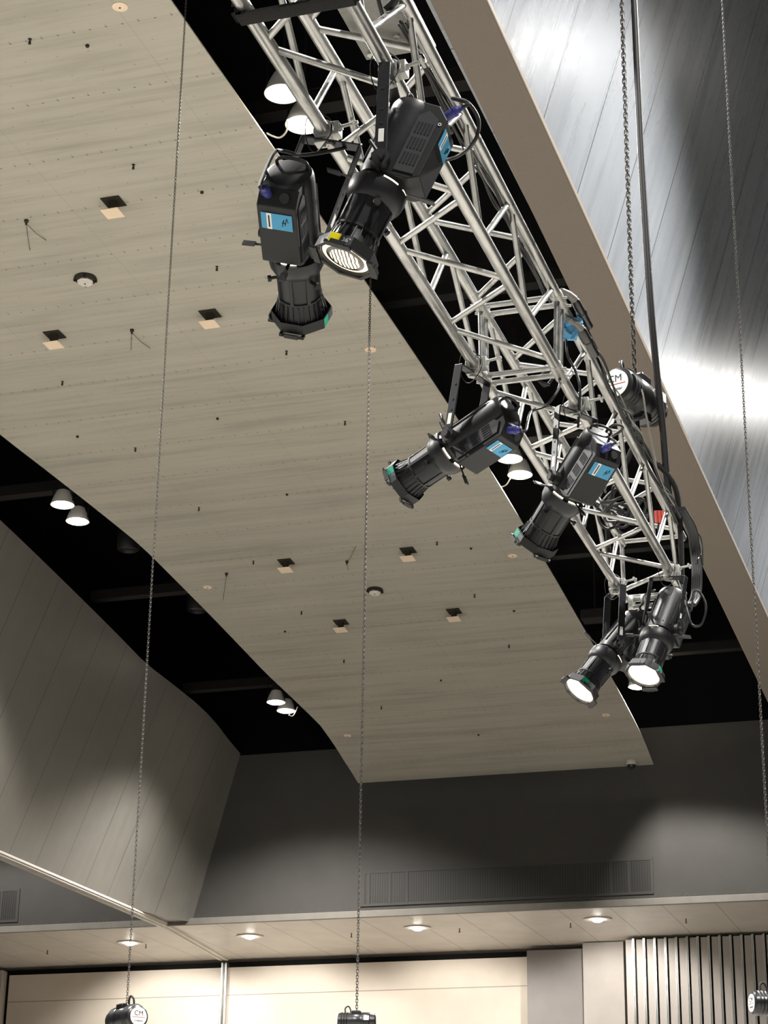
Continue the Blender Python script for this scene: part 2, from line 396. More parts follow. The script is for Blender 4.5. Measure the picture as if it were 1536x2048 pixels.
# roof steel seen in the gaps
for i, (Y, zz) in enumerate(((20.8, 15.68), (26.2, 15.68), (31.75, 15.68), (37.5, 15.6), (42.6, 15.0))):
    tag(obj('roof_beam', MB().box((-11.8, Y, zz+.1), (14, .24, .2)), M_['steel_dark'], None, False),
        'dim painted steel cross beam in the dark ceiling gap, %s from the near end' % words[i], 'beam', 'roof beams above the gaps')

# ------------------------------------------------------------------ high bay lamps in the gaps
def lamp_mesh(root):
    obj('reflector', MB().lathe([(.06, .30), (.12, .27), (.17, .16), (.215, .02), (.222, 0), (.205, .0), (.2, .02)], 32, cap=False), M_['reflector'], root)
    obj('lit_lens', MB().lathe([(.205, .012), (.16, -.02), (.08, -.035), (.001, -.04)], 32), M_['lamp'], root)
    obj('driver_box', MB().box((0, 0, .38), (.16, .16, .18)), M_['fix2'], root, False, .01)
    obj('bracket', MB().tube([(-.2, 0, .05), (-.21, 0, .5), (.21, 0, .5), (.2, 0, .05)], .012, 6), M_['steel_dark'], root)
    obj('stem', MB().tube([(0, 0, .48), (0, 0, 18.13-root.location.z)], .015, 6), M_['steel_dark'], root)
LZ = 13.6+EYE; LZ2 = 12.93+EYE
lamps = [(125, 1010, LZ, 'lit round lamp in left gap by the left chain, upper of its pair'), (155, 1043, LZ, 'lit round lamp in left gap by the left chain, lower of its pair'),
 (552, 1405, LZ2, 'lit round lamp far along left gap, left one of the pair near the back wall'), (572, 1422, LZ2, 'lit round lamp far along left gap, right one of the pair near the back wall'),
 (565, 188, LZ, 'brightly lit round lamp behind the top left truss chord, upper of its pair'), (606, 250, LZ, 'brightly lit round lamp behind the top left truss chord, lower of its pair'),
 (1285, 1353, LZ2, 'lit round lamp hidden behind the right end spotlight, upper of its pair'), (1276, 1374, LZ2, 'lit round lamp glowing just under the right end spotlight lens'),
 (1020, 918, LZ, 'lit round lamp beneath the sideways spotlight, upper of its pair'), (1040, 950, LZ, 'lit round lamp beneath the sideways spotlight, lower of its pair')]
r0 = None; LP = []
for px, py, zz, lab in lamps:
    p = onz(px, py, zz); LP.append(p)
    r0 = thing('high_bay_lamp', lab, 'lamp', p, 'lit lamps hanging in the ceiling gaps'); r0.location = p; lamp_mesh(r0)
def cord(parent, pts): 
    o = obj('safety_cord', MB().tube(smoothpts(pts), .012, 6), M_['whitep'], parent, world=True); return o
byl = {o['label']: o for o in COL.objects if o.name.startswith('high_bay_lamp')}
cord(byl[lamps[5][3]], [onz(px, py, LZ-.05) for px, py in ((575, 240), (573, 262), (560, 275), (545, 272), (533, 266))])
cord(byl[lamps[9][3]], [onz(px, py, LZ-.05) for px, py in ((1020, 958), (1012, 970), (1000, 974), (990, 974), (992, 962))])
cord(byl[lamps[3][3]], [onz(px, py, LZ2-.03) for px, py in ((578, 1430), (585, 1432), (591, 1424), (595, 1414))])
# unlit dark drum fittings in the left gap
r0 = None
for px, py, w_ in ((256, 1100, 'nearer'), (394, 1222, 'farther')):
    p = onz(px, py, LZ)
    lab = 'black unlit drum fitting in the left gap, the %s of two' % w_
    if r0 is None:
        r0 = thing('drum_fitting', lab, 'lamp', p, 'unlit drums in the left gap')
        obj('housing', MB().lathe([(.2, .45), (.22, .4), (.22, .05), (.2, 0), (.17, .06), (.001, .08)], 28), M_['fix2'], r0); obj('stem', MB().tube([(0, 0, .4), (0, 0, 18.13-LZ)], .015, 6), M_['steel_dark'], r0)
    else: dup(r0, p, lab)
p = onz(1190, 1232, 12.6+EYE)
g = thing('junction_box', 'dim grey box hanging in the dark gap left of the end spotlights', 'box', p)
obj('box_body', MB().box((0, 0, 0), (.5, .4, .2)), M_['steel_dark'], g, False, .02); obj('hanger', MB().tube([(0, 0, .1), (0, 0, 18.13-12.6-EYE)], .015, 6), M_['steel_dark'], g)

# ------------------------------------------------------------------ things on the grey ceiling
def ceil_M(p):
    s_ = slope(p.y); yv = Vector((0, 1, s_)).normalized(); zv = Vector((1, 0, 0)).cross(yv); return frame(Vector((1, 0, 0)), yv, zv, p)
sq = [(227, 403, 'cream square plate under dark square, nearest the ceiling top left beside the left chain'), (420, 627, 'cream square plate under dark square between left chain and upright spotlight'), (109, 669, 'cream square plate under dark square, leftmost of the seven'),
 (572, 1123, 'cream square plate under dark square, leftmost of the far four'), (816, 1100, 'cream square plate under dark square right of middle chain, level with a round fitting'), (682, 1244, 'cream square plate under dark square close left of the middle chain'), (908, 1222, 'cream square plate under dark square, rightmost of the seven')]
r0 = None
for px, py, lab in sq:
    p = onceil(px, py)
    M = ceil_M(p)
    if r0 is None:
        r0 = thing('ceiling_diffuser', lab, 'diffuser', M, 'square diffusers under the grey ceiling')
        obj('dark_square', MB().box((0, 0, -.006), (.26, .26, .016)), M_['dark_matte'], r0, False)  # thin dark square plate against the ceiling
        obj('plate', MB().box((0, 0, -.175), (.245, .245, .012)), M_['ivory'], r0, False, .002)
        obj('neck', MB().box((0, 0, -.09), (.09, .09, .165)), M_['dark_matte'], r0, False)
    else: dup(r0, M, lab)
r0 = None
for px, py, lab in ((171, 555, 'white round fitting in dark ring, under the ceiling at left of the left chain'), (750, 1179, 'white round fitting in dark ring, right of the middle chain')):
    M = ceil_M(onceil(px, py))
    if r0 is None:
        r0 = thing('ceiling_speaker', lab, 'speaker', M, 'round fittings under the grey ceiling')
        obj('ring', MB().lathe([(.15, 0), (.16, -.02), (.145, -.05), (.1, -.05)], 28), M_['dark_matte'], r0)
        obj('cover', MB().lathe([(.1, -.04), (.118, -.075), (.1, -.095), (.001, -.1)], 8), M_['whitep'], r0)
        for k in range(4):
            a = k*PI/2+.4; obj('clip', MB().box((.14*math.cos(a), .14*math.sin(a), -.05), (.05, .03, .03), Matrix.Rotation(a, 3, 'Z')), M_['fix2'], r0, False)
        obj('hub', MB().lathe([(.012, -.098), (.01, -.11), (.001, -.11)], 10), M_['brass'], r0)
    else: dup(r0, M, lab)
r0 = None
for px, py, lab in ((240, 13, 'pale round cover plate at the very top of the ceiling'), (415, 1174, 'pale round cover plate at the ceiling edge by the left gap'), (1025, 1111, 'pale round cover plate beside the spotlight with green sticker near the right edge'), (695, 1471, 'pale round cover plate near the far end left of the middle chain'), (1212, 1430, 'pale round cover plate near the far right corner of the ceiling'), (741, 699, 'pale round cover plate just right of the middle chain, high up')):
    M = ceil_M(onceil(px, py))
    if r0 is None:
        r0 = thing('cover_plate', lab, 'cover plate', M, 'round cover plates on the ceiling')
        obj('disc', MB().lathe([(.085, 0), (.088, -.008), (.07, -.016), (.001, -.018)], 28), M_['ivory'], r0)
        obj('screw', MB().lathe([(.012, -.016), (.01, -.024), (.001, -.025)], 10), M_['brass'], r0)
    else: dup(r0, M, lab)
rowA = [(60, 83), (267, 334), (434, 538), (573, 707), (690, 848), (788, 976), (874, 1089), (949, 1194), (1018, 1295)]
rowB = [(125, 768), (271, 901), (398, 1020), (507, 1127), (603, 1228), (688, 1325), (763, 1418)]
r0 = None
for row, nm in ((rowA, 'row nearer truss'), (rowB, 'row nearer left gap')):
    for i, (px, py) in enumerate(row):
        M = ceil_M(onceil(px, py-5)); lab = 'small dark sprinkler head, %s from near end of the ceiling %s' % (words[i], nm)
        if r0 is None:
            r0 = thing('sprinkler_head', lab, 'sprinkler', M, 'sprinkler heads under the ceiling')
            obj('stem', MB().lathe([(.022, 0), (.022, -.005), (.008, -.008), (.008, -.06)], 10), M_['brass'], r0)
            obj('deflector', MB().lathe([(.02, -.06), (.02, -.064)], 8).box((0, 0, -.04), (.03, .006, .03)), M_['brass'], r0, False)
        else: dup(r0, M, lab)
plugs = [(175, 90, 'left of the left chain at the top'), (404, 383, 'just right of the left chain beside the upright spotlight'), (155, 872, 'above the left gap near the left frame edge'), (435, 836, 'midway between left and middle chains'), (574, 988, 'between the chains, above the leftmost far square plate'), (570, 1262, 'left of the far square plate by the middle chain'), (942, 1096, 'at right of the square plate level with the round fitting'), (1028, 1221, 'right of the rightmost far square plate'), (882, 1360, 'right of the middle chain towards the far end'), (957, 1469, 'close to the far edge of the ceiling')]
r0 = None
for px, py, w_ in plugs:
    M = ceil_M(onceil(px, py)); lab = 'dark plug in ceiling '+w_
    if r0 is None:
        r0 = tag(obj('anchor_plug', MB().lathe([(.022, 0), (.025, -.015), (.018, -.03), (.001, -.034)], 12), M_['brass']), lab, 'plug', 'anchor plugs in the ceiling'); r0.matrix_basis = M
    else: dup(r0, M, lab)
anch = [(53, 440, [((92, 480),), ((60, 500),)], 'near the left frame edge'), (264, 659, [((300, 696),), ((262, 700),)], 'left of the left chain'), (453, 1146, [((446, 1200),)], 'beside the left gap'), (694, 1122, [((712, 1092),), ((697, 1140),)], 'left of middle chain')]
for px, py, ws, w_ in anch:
    p = onceil(px, py)
    g = thing('wire_anchor', 'dark eye anchor with thin wires on ceiling '+w_, 'anchor', p, 'eye anchors with wires')
    obj('eye', MB().lathe([(.03, 0), (.03, -.03), (.015, -.04), (.015, -.07), (.001, -.072)], 10), M_['brass'], g)
    for ((qx, qy),) in ws:
        q = onceil(qx, qy)
        obj('wire', MB().tube([p+Vector((0, 0, -.05)), (p+q)/2+Vector((0, 0, -.05)), q+Vector((0, 0, -.004))], .004, 5), M_['brass'], g, world=True)
p = onceil(1263, 1523)
M = Matrix.Translation(Vector((ony(1263, 1535, p.y).x, p.y, ony(1263, 1530, p.y).z)))
g = thing('security_camera', 'small round dome camera under the far right corner of the ceiling', 'camera', M)
obj('housing', MB().lathe([(.09, .12), (.12, .08), (.12, .03), (.1, 0)], 24), M_['whitep'], g)
obj('dome', MB().lathe([(.1, 0), (.09, -.05), (.06, -.085), (.001, -.1)], 24), M_['hoist'], g)
obj('bracket', MB().tube([(0, 0, .1), (0, -.02, .2)], .03, 8), M_['whitep'], g)
r0 = None
for px, py, lab in ((95, 1905, 'at far left'), (292, 1893, 'right of the left chain'), (703, 1871, 'just left of the middle chain'), (919, 1861, 'above the right end of the cream wall'), (1141, 1851, 'left of the rightmost downlight'), (1372, 1842, 'above the stacked partition leaves')):
    p = onz(px, py-5, SZ+.006)
    lab = 'tiny dark sprinkler stub under the soffit '+lab
    if r0 is None:
        r0 = tag(obj('soffit_sprinkler', MB().lathe([(.03, 0), (.012, -.01), (.012, -.1), (.03, -.1), (.03, -.108)], 10), M_['brass']), lab, 'sprinkler', 'sprinkler stubs under the soffit'); r0.matrix_basis = Matrix.Translation(p)
    else: dup(r0, p, lab)

# ------------------------------------------------------------------ the truss
ZB, ZT = 3.79+EYE, 4.13+EYE
XA, XB, XC, XD = -2.113, -1.782, -2.119, -1.772
CR, BR = .0245, .0125
POS = {'A': (XA, ZB), 'B': (XB, ZB), 'C': (XC, ZT), 'D': (XD, ZT)}
def tp(c, Y): return Vector((POS[c][0], Y, POS[c][1]))
def section(lab, y0, y1, na, nb):
    root = thing('truss_section', lab, 'truss', ((XA+XB)/2, (y0+y1)/2, ZB), 'bolted box truss sections')
    for c in 'ABCD':
        obj('chord', MB().tube([tp(c, y0), tp(c, y1)], CR, 20), M_['alu'], root, world=True)
    def br(p, q):
        d = (q-p).normalized(); obj('brace', MB().tube([p+d*.012, q-d*.012], BR, 12), M_['alu'], root, world=True)
    def zig(c1, n1, c2, n2):
        pts = sorted([(Y, c1) for Y in n1]+[(Y, c2) for Y in n2])
        for (ya, ca), (yb, cb) in zip(pts, pts[1:]):
            if ca == cb: continue
            s_ = .022
            br(tp(ca, ya+s_), tp(cb, yb-s_))
    zig('A', na, 'B', nb)
    zig('C', nb, 'D', [Y for Y in na if Y])
    zig('B', na, 'D', nb); zig('A', nb, 'C', na)
    for Y in (y0+.03, y1-.03):
        for a, b in (('A', 'B'), ('C', 'D'), ('A', 'C'), ('B', 'D')): br(tp(a, Y), tp(b, Y))
    return root
s1 = section('nearer silver box truss section carrying the two large spotlights', 4.25, 7.84, [4.48, 5.187, 5.88, 6.595, 7.305], [4.83, 5.585, 6.29, 6.985, 7.75])
s2 = section('farther silver box truss section ending in two lit spotlights', 7.86, 10.93, [7.95, 8.67, 9.39, 10.10, 10.81], [8.40, 9.11, 9.79, 10.49])
# couplers joining the two sections
def coupler(c, Y0, Y1, lab):
    g = thing('truss_coupler', lab, 'coupler', tp(c, (Y0+Y1)/2), 'couplers where the truss sections meet')
    obj('sleeve', MB().tube([tp(c, Y0), tp(c, Y0+.015), tp(c, Y1-.015), tp(c, Y1)], [CR+.001, CR+.004, CR+.004, CR+.001], 20), M_['cast'], g, world=True)
    for Y in (lerp(Y0, Y1, .25), lerp(Y0, Y1, .75)):
        obj('pin', MB().tube([tp(c, Y)+Vector((-.045, 0, .012)), tp(c, Y)+Vector((.045, 0, -.012))], .007, 8), M_['cast'], g, world=True)
for c, w_ in (('A', 'lower left'), ('B', 'lower right'), ('C', 'upper left'), ('D', 'upper right')):
    coupler(c, 7.77, 7.93, 'silver spigot coupler joining both truss sections on the %s chord' % w_)

# ------------------------------------------------------------------ ellipsoidal spotlights
def spot_proto(root):
    obj('body', MB().lathe([(.066, .264), (.076, .259), (.0815, .245), (.083, .22), (.083, -.005), (.078, -.03), (.06, -.034)], 28), M_['fix'], root)
    fin = MB()
    for a in (-150, -120, -90, -60, -30): 
        fin.box((.085*math.cos(R(a)), .085*math.sin(R(a)), .1), (.008, .006, .2), Matrix.Rotation(R(a), 3, 'Z'))
    obj('cooling_rib', fin, M_['fix'], root, False)
    obj('driver_housing', MB().prism([(0, -.03), (.1, -.03), (.134, -.012), (.138, .214), (.094, .258), (0, .26)], 'x', -.068, .068), M_['fix2'], root, False, .004)
    obj('rear_handle', MB().tube(smoothpts([(-.05, -.03, .25), (-.05, -.03, .285), (0, -.03, .295), (.05, -.03, .285), (.05, -.03, .25)], 4), .006, 8), M_['fix'], root)
    for s_ in (-1, 1):
        v = obj('vent_panel', MB().prism([(.042, -.01), (.112, -.01), (.112, .205), (.07, .23), (.042, .205)], 'x', s_*.0685, s_*.071), M_['fix3'], root, False)
        sl = MB()
        for gz in (.04, .10, .16):
            for k in range(5): sl.box((s_*.0715, .054+k*.0115, gz), (.002, .0062, .042))
        obj('vent_slot', sl, M_['ink'], v, False)
    st = obj('sticker', MB().box((0, .1395, .158), (.108, .002, .062)), M_['sticker'], root, False)
    obj('sticker_stripe', MB().box((.026, .1409, .158), (.017, .0012, .062)), M_['white'], st, False)
    sc = MB(); pts = [(-q_, z_+.03) for q_, z_ in [(.018, .112), (.026, .14), (.02, .126), (.032, .128), (.028, .118), (.036, .146), (.04, .13)]]
    for a, b in zip(pts, pts[1:]): sc.tube([(a[0], .1412, a[1]), (b[0], .1412, b[1])], .0012, 4)
    obj('handwriting', sc, M_['ink'], st, False); obj('printed_bar', MB().box((.026, .1416, .158), (.005, .0008, .046)), M_['ink'], st, False)
    pm = Matrix.Translation((.034, .112, .242)) @ Matrix.Rotation(R(-35), 4, 'X')
    pl = obj('power_plug', MB().lathe([(.012, -.01), (.0155, 0), (.0155, .03), (.018, .032), (.018, .042), (.013, .045), (.009, .062)], 16, pm), M_['blue'], root)
    obj('socket', MB().lathe([(.017, 0), (.017, .008), (.001, .008)], 14, Matrix.Translation((-.026, .117, .238)) @ Matrix.Rotation(R(-42), 4, 'X')), M_['fix3'], root)
    obj('gate_ring', MB().lathe([(.066, -.03), (.07, -.034), (.07, -.056), (.066, -.06)], 32), M_['fix2'], root)
    for a0 in (20, 75, 200, 255):
        mb = MB(); n = 7
        rg_ = []
        for k in range(n):
            a = R(a0+36*k/(n-1)); rg_.append([Vector((r_*math.cos(a), r_*math.sin(a), z_)) for r_, z_ in ((.084, -.047), (.0895, -.047), (.0895, -.0525), (.084, -.0525))])
        obj('gate_slot', mb.rings(rg_), M_['slot_lit'], root, False)
    for k, a in enumerate((5, 95, 185, 275)):
        Mx = Matrix.Rotation(R(a), 4, 'Z')
        mb = MB().box((0, 0, 0), (.07, .012, .002)); mb.box((.05, 0, 0), (.045, .024, .005))
        mb.v = [Mx @ (Matrix.Translation((.115, 0, -.044)) @ v) for v in mb.v]; obj('shutter_handle', mb, M_['fix'], root, False)
    obj('shutter_barrel', MB().lathe([(.08, -.054), (.096, -.056), (.097, -.075), (.094, -.1), (.082, -.125), (.076, -.128)], 28), M_['fix'], root)
    mb = MB().lathe([(.076, -.12), (.0745, -.15), (.0725, -.232)], 28)
    for a in range(0, 360, 45): mb.box((.0745*math.cos(R(a)), .0745*math.sin(R(a)), -.18), (.006, .012, .105), Matrix.Rotation(R(a), 3, 'Z'))
    obj('lens_tube', mb, M_['fix'], root)
    for a in (30, 150): 
        Mx = Matrix.Rotation(R(a), 4, 'Z') @ Matrix.Translation((.072, 0, -.15)) @ Matrix.Rotation(R(90), 4, 'Y')
        obj('focus_knob', MB().lathe([(.006, 0), (.006, .022), (.012, .022), (.012, .034)], 10, Mx), M_['fix2'], root)
    obj('tube_band', MB().lathe([(.073, -.228), (.0775, -.23), (.0775, -.238), (.073, -.24)], 28, cap=False), M_['rubber'], root)
    hood = MB().lathe([(.073, -.238), (.078, -.28), (.09, -.318), (.092, -.331), (.086, -.331), (.076, -.29)], 28, cap=False)
    obj('lens_hood', hood, M_['fix'], root)
    mb = MB()
    for k in range(24):
        a = 2*PI*k/24; c_, s_ = math.cos(a), math.sin(a)
        oc = .098/math.cos(((a+PI/8) % (PI/4))-PI/8)*math.cos(PI/8)
        q = [(.074, -.24), (.0775, -.243), (oc, -.312), (oc, -.326), (.088, -.326)]
        w_ = .0016; tx, ty = -s_*w_, c_*w_
        vs = [(r_*c_-tx, r_*s_-ty, z_) for r_, z_ in q]+[(r_*c_+tx, r_*s_+ty, z_) for r_, z_ in q]; n = len(q)
        mb.add(vs, [tuple(range(n-1, -1, -1)), tuple(range(n, 2*n))]+[(i, (i+1) % n, n+(i+1) % n, n+i) for i in range(n)])
    obj('hood_fin', mb, M_['fix'], root, False)
    fr = MB().lathe([(.104, -.296), (.105, -.336), (.093, -.336), (.091, -.328), (.1, -.326), (.1, -.296)], 8, None, PI/8, False)
    obj('hood_frame', fr, M_['fix2'], root, False)
    for a in (0, 90, 270):
        mb = MB().box((.1, 0, -.343), (.022, .09, .003)).box((.113, 0, -.338), (.004, .05, .016)).box((.1, .04, -.339), (.02, .01, .008)).box((.1, -.04, -.339), (.02, .01, .008))
        Mx = Matrix.Rotation(R(a), 4, 'Z'); mb.v = [Mx @ v for v in mb.v]; obj('frame_clip', mb, M_['fix2'], root, False)
def make_spot(lab, rear, front, clampc, clampY, pivY, far, xhint=None, sticker='green', lit=None, lamp_mat='lens_lit', stk_ang=(0, 0, 1), group='black spotlights on the truss'):
    ppx = (lerp(rear[0], front[0], .44), lerp(rear[1], front[1], .44))
    P = ony(ppx[0], ppx[1], pivY)
    d = ray(*front).normalized(); oc = CAM-P; b = d.dot(oc); c = oc.length_squared-.336**2; disc = b*b-c
    tt = -b+(math.sqrt(max(disc, 0)) if far else -math.sqrt(max(disc, 0)))
    Q = CAM+d*tt; ax = (Q-P).normalized()
    cl = tp(clampc, clampY); u = (cl-P)
    zl = -ax
    if xhint is None:
        xl_ = zl.cross(u).normalized()            # yoke axis
        yl = zl.cross(xl_)
        if yl.dot(u) > 0: xl_ = -xl_; yl = -yl
    else:
        xl_ = (rt*xhint[0]+up*xhint[1]-fw*xhint[2]); xl_ = (xl_-zl*xl_.dot(zl)).normalized(); yl = zl.cross(xl_)
    root = thing('stage_spotlight', lab, 'spotlight', frame(xl_, yl, zl, P), group)
    spot_proto(root)
    print('SPOT', lab[:30], 'P', tuple(round(v, 2) for v in P), 'axis', tuple(round(v, 2) for v in ax), 'disc', round(disc, 4), 'u', tuple(round(v, 2) for v in u), round(u.length, 2))
    lens = obj('lens', MB().lathe([(.089, -.320), (.06, -.328), (.028, -.332), (.001, -.333)], 32), M_[lamp_mat], root)
    # colour sticker on one flat of the hood frame
    want = rt*stk_ang[0]+up*stk_ang[1]-fw*stk_ang[2]
    a = max((R(45*k) for k in range(8)), key=lambda q: (xl_*math.cos(q)+yl*math.sin(q)).dot(want)); Mx = Matrix.Rotation(a, 4, 'Z')
    rr_ = .105*math.cos(PI/8)+.0012
    mb = MB().box((rr_, -.02, -.316), (.002, .036, .034)); mb.v = [Mx @ v for v in mb.v]
    sk = obj('colour_sticker', mb, M_[sticker], root, False)
    mb = MB().box((rr_, .02, -.316), (.002, .04, .034)); mb.v = [Mx @ v for v in mb.v]
    dg_ = obj('degree_label', mb, M_['greylabel'], root, False)
    if sticker == 'yellow':
        text_mesh('degree_text', '36°', .021, M_['white'], dg_, Mx @ Matrix.Translation((rr_+.0016, .02, -.316)) @ Matrix(((0, 0, 1, 0), (1, 0, 0, 0), (0, 1, 0, 0), (0, 0, 0, 1))))
    # yoke, in world space
    uy = (u-xl_*u.dot(xl_)); L = uy.length-.045; uy.normalize(); wv = xl_.cross(uy)
    YM = Matrix((xl_, wv, uy)).transposed()
    mb = MB(); hw = .105
    for s_ in (-1, 1): mb.box(P+xl_*(s_*hw)+uy*(L/2-.012), (.006, .04, L+.024), YM)
    mb.box(P+uy*L, (2*hw+.006, .04, .006), YM)
    yk = obj('yoke', mb, M_['yoke'], root, False, .0015, True)
    for s_ in (-1, 1):
        mb = MB()
        for q in (.35, .5, .72): mb.tube([P+xl_*(s_*(hw+.0035))+uy*(L*q), P+xl_*(s_*(hw+.0045))+uy*(L*q)], .005, 10)
        obj('yoke_hole', mb, M_['ink'], yk, False)
        yk.children[-1].matrix_parent_inverse = (root.matrix_basis).inverted() if False else Matrix()
        mb = MB().tube([P+xl_*(s_*.08), P+xl_*(s_*(hw+.004))], .03, 20).tube([P+xl_*(s_*(hw+.003)), P+xl_*(s_*(hw+.022))], .017, 14)
        obj('pivot_knob', mb, M_['fix2'], root, True, 0, True)
        mb = MB().tube([P+xl_*(s_*(hw+.014)), P+xl_*(s_*(hw+.02))+(wv*.5+uy*.8).normalized()*.06], .006, 8)
        obj('pivot_handle', mb, M_['fix'], root, True, 0, True)
    for s_ in (-1, 1): obj('asset_label', MB().box(P+xl_*(s_*hw)+uy*(L*.22), (.0072, .018, .05), YM), M_['white'], yk, False)
    top_ = P+uy*L
    # clamp on the chord
    Y = clampY; w_ = .045; cc = tp(clampc, Y)
    mb = MB()
    mb.tube([cc+Vector((0, -w_/2, 0)), cc+Vector((0, w_/2, 0))], CR+.013, 22)
    mb.box(cc+Vector((.042, 0, -.0)), (.03, w_, .05)); mb.box(cc+Vector((-.008, 0, -.04)), (.05, w_, .02))
    ck = obj('clamp', mb, M_['cast'], root, True, .002, True)
    mb = MB().tube([cc+Vector((.03, 0, .008)), cc+Vector((.12, 0, .02))], .006, 10).tube([cc+Vector((.108, -.03, .018)), cc+Vector((.108, .03, .018))], .007, 8).tube([cc+Vector((.03, 0, 0)), cc+Vector((.062, 0, .012))], .013, 8)
    obj('clamp_bolt', mb, M_['cast'], root, True, 0, True)
    mb = MB().tube([cc+Vector((0, 0, -.03)), top_-uy*.012], .008, 10).tube([top_-uy*.014, top_-uy*.004], .016, 6); obj('hanging_bolt', mb, M_['cast'], root, True, 0, True)
    mb = MB(); 
    for k in range(6):
        a = k*PI/3; mb.tube([cc+Vector((math.cos(a)*.02, -w_/2-.001, math.sin(a)*.02+.0)), cc+Vector((math.cos(a)*.02, -w_/2-.0015, math.sin(a)*.02))], .001, 4)
    # safety cable loop from yoke top over the chord
    pts = []
    for k in range(19):
        a = 2*PI*k/18; pts.append(cc+Vector((math.cos(a)*.05, -.06+.02*math.sin(2*a), math.sin(a)*.075-.035)))
    obj('safety_cable', MB().tube(pts[:-1], .0022, 6, True), M_['rubber'], root, True, 0, True)
    return root, P, xl_, yl, zl
def fixyoke():
    # sub-parts of a yoke were built in world space as well
    for o in list(COL.objects):
        if o.parent and o.parent.name.split('.')[0] == 'yoke': o.matrix_parent_inverse = Matrix()
S = {}
S[1] = make_spot('upright black spotlight pointing straight down, blue sticker facing front', (579, 350), (604, 634), 'A', 5.74, 5.66, True, (-.93, .10, -.33), 'green', stk_ang=(.8, -.2, .4))
S[2] = make_spot('large black spotlight with yellow 36 degree sticker, tilted down to left', (838, 217), (688, 522), 'B', 5.45, 5.42, False, None, 'yellow', lamp_mat='lens_glass', stk_ang=(-.25, .5, .85))
S[3] = make_spot('black spotlight aimed sideways to the left in front of lit lamps', (1018, 822), (803, 969), 'A', 7.69, 7.69, True, None, 'green', stk_ang=(-.3, .6, .7))
S[4] = make_spot('black spotlight with blue sticker, right of the lit lamp pair', (1203, 873), (1068, 1090), 'B', 8.22, 8.2, True, None, 'green', stk_ang=(-.7, .3, .6))
S[5] = make_spot('lit black spotlight at truss end, left one of the bright pair', (1278, 1237), (1158, 1383), 'A', 10.66, 10.62, False, None, 'green', stk_ang=(.5, .5, .3))
S[6] = make_spot('lit black spotlight at truss end, right one of the bright pair', (1348, 1188), (1287, 1352), 'B', 10.52, 10.48, False, None, 'green', stk_ang=(.6, .2, .6))
fixyoke()
def pcable(k, pxs, r=.0065):
    root, P, xv, yv, zv = S[k]
    M = root.matrix_basis; p0 = M @ Vector((.034, .148, .293)); p1 = M @ Vector((.034, .163, .315))
    pts = [p0, p1]
    for px, py, Y in pxs: pts.append(ony(px, py, Y))
    obj('power_cable', MB().tube(smoothpts(pts, 8), r, 8), M_['rubber'], root, world=True)
pcable(1, [(548, 306, 5.6), (570, 303, 5.6), (600, 310, 5.62), (640, 306, 5.7), (690, 296, 5.75), (722, 290, 5.85)])
pcable(2, [(905, 197, 5.5), (935, 205, 5.55), (957, 240, 5.6), (950, 280, 5.62), (920, 310, 5.7), (888, 320, 5.75), (860, 318, 5.9)])
pcable(3, [(1062, 824, 7.7), (1090, 812, 7.8), (1110, 790, 7.8), (1120, 765, 7.85), (1112, 745, 7.9), (1090, 745, 7.9), (1078, 762, 7.9), (1100, 770, 7.92)])
pcable(4, [(1212, 870, 8.2), (1222, 852, 8.2), (1240, 850, 8.25), (1245, 858, 8.3), (1232, 868, 8.35), (1215, 876, 8.5)])
pcable(5, [(1283, 1222, 10.6), (1286, 1205, 10.6), (1290, 1190, 10.7), (1310, 1180, 10.8)])
pcable(6, [(1388, 1183, 10.5), (1402, 1188, 10.5), (1412, 1215, 10.5), (1403, 1248, 10.5), (1385, 1250, 10.5), (1375, 1225, 10.5), (1362, 1180, 10.6), (1350, 1150, 10.7)])
# round maker mark on the big spotlight
root = S[2][0]
obj('maker_mark', MB().lathe([(.006, 0), (.006, .001), (.0035, .001), (.0035, 0)], 18, Matrix.Translation((-.0688, .12, .19)) @ Matrix.Rotation(R(-90), 4, 'Y'), cap=False), M_['white'], root)
obj('maker_mark', MB().lathe([(.006, 0), (.006, .001), (.0035, .001), (.0035, 0)], 18, Matrix.Translation((.0688, .12, .19)) @ Matrix.Rotation(R(90), 4, 'Y'), cap=False), M_['white'], root)

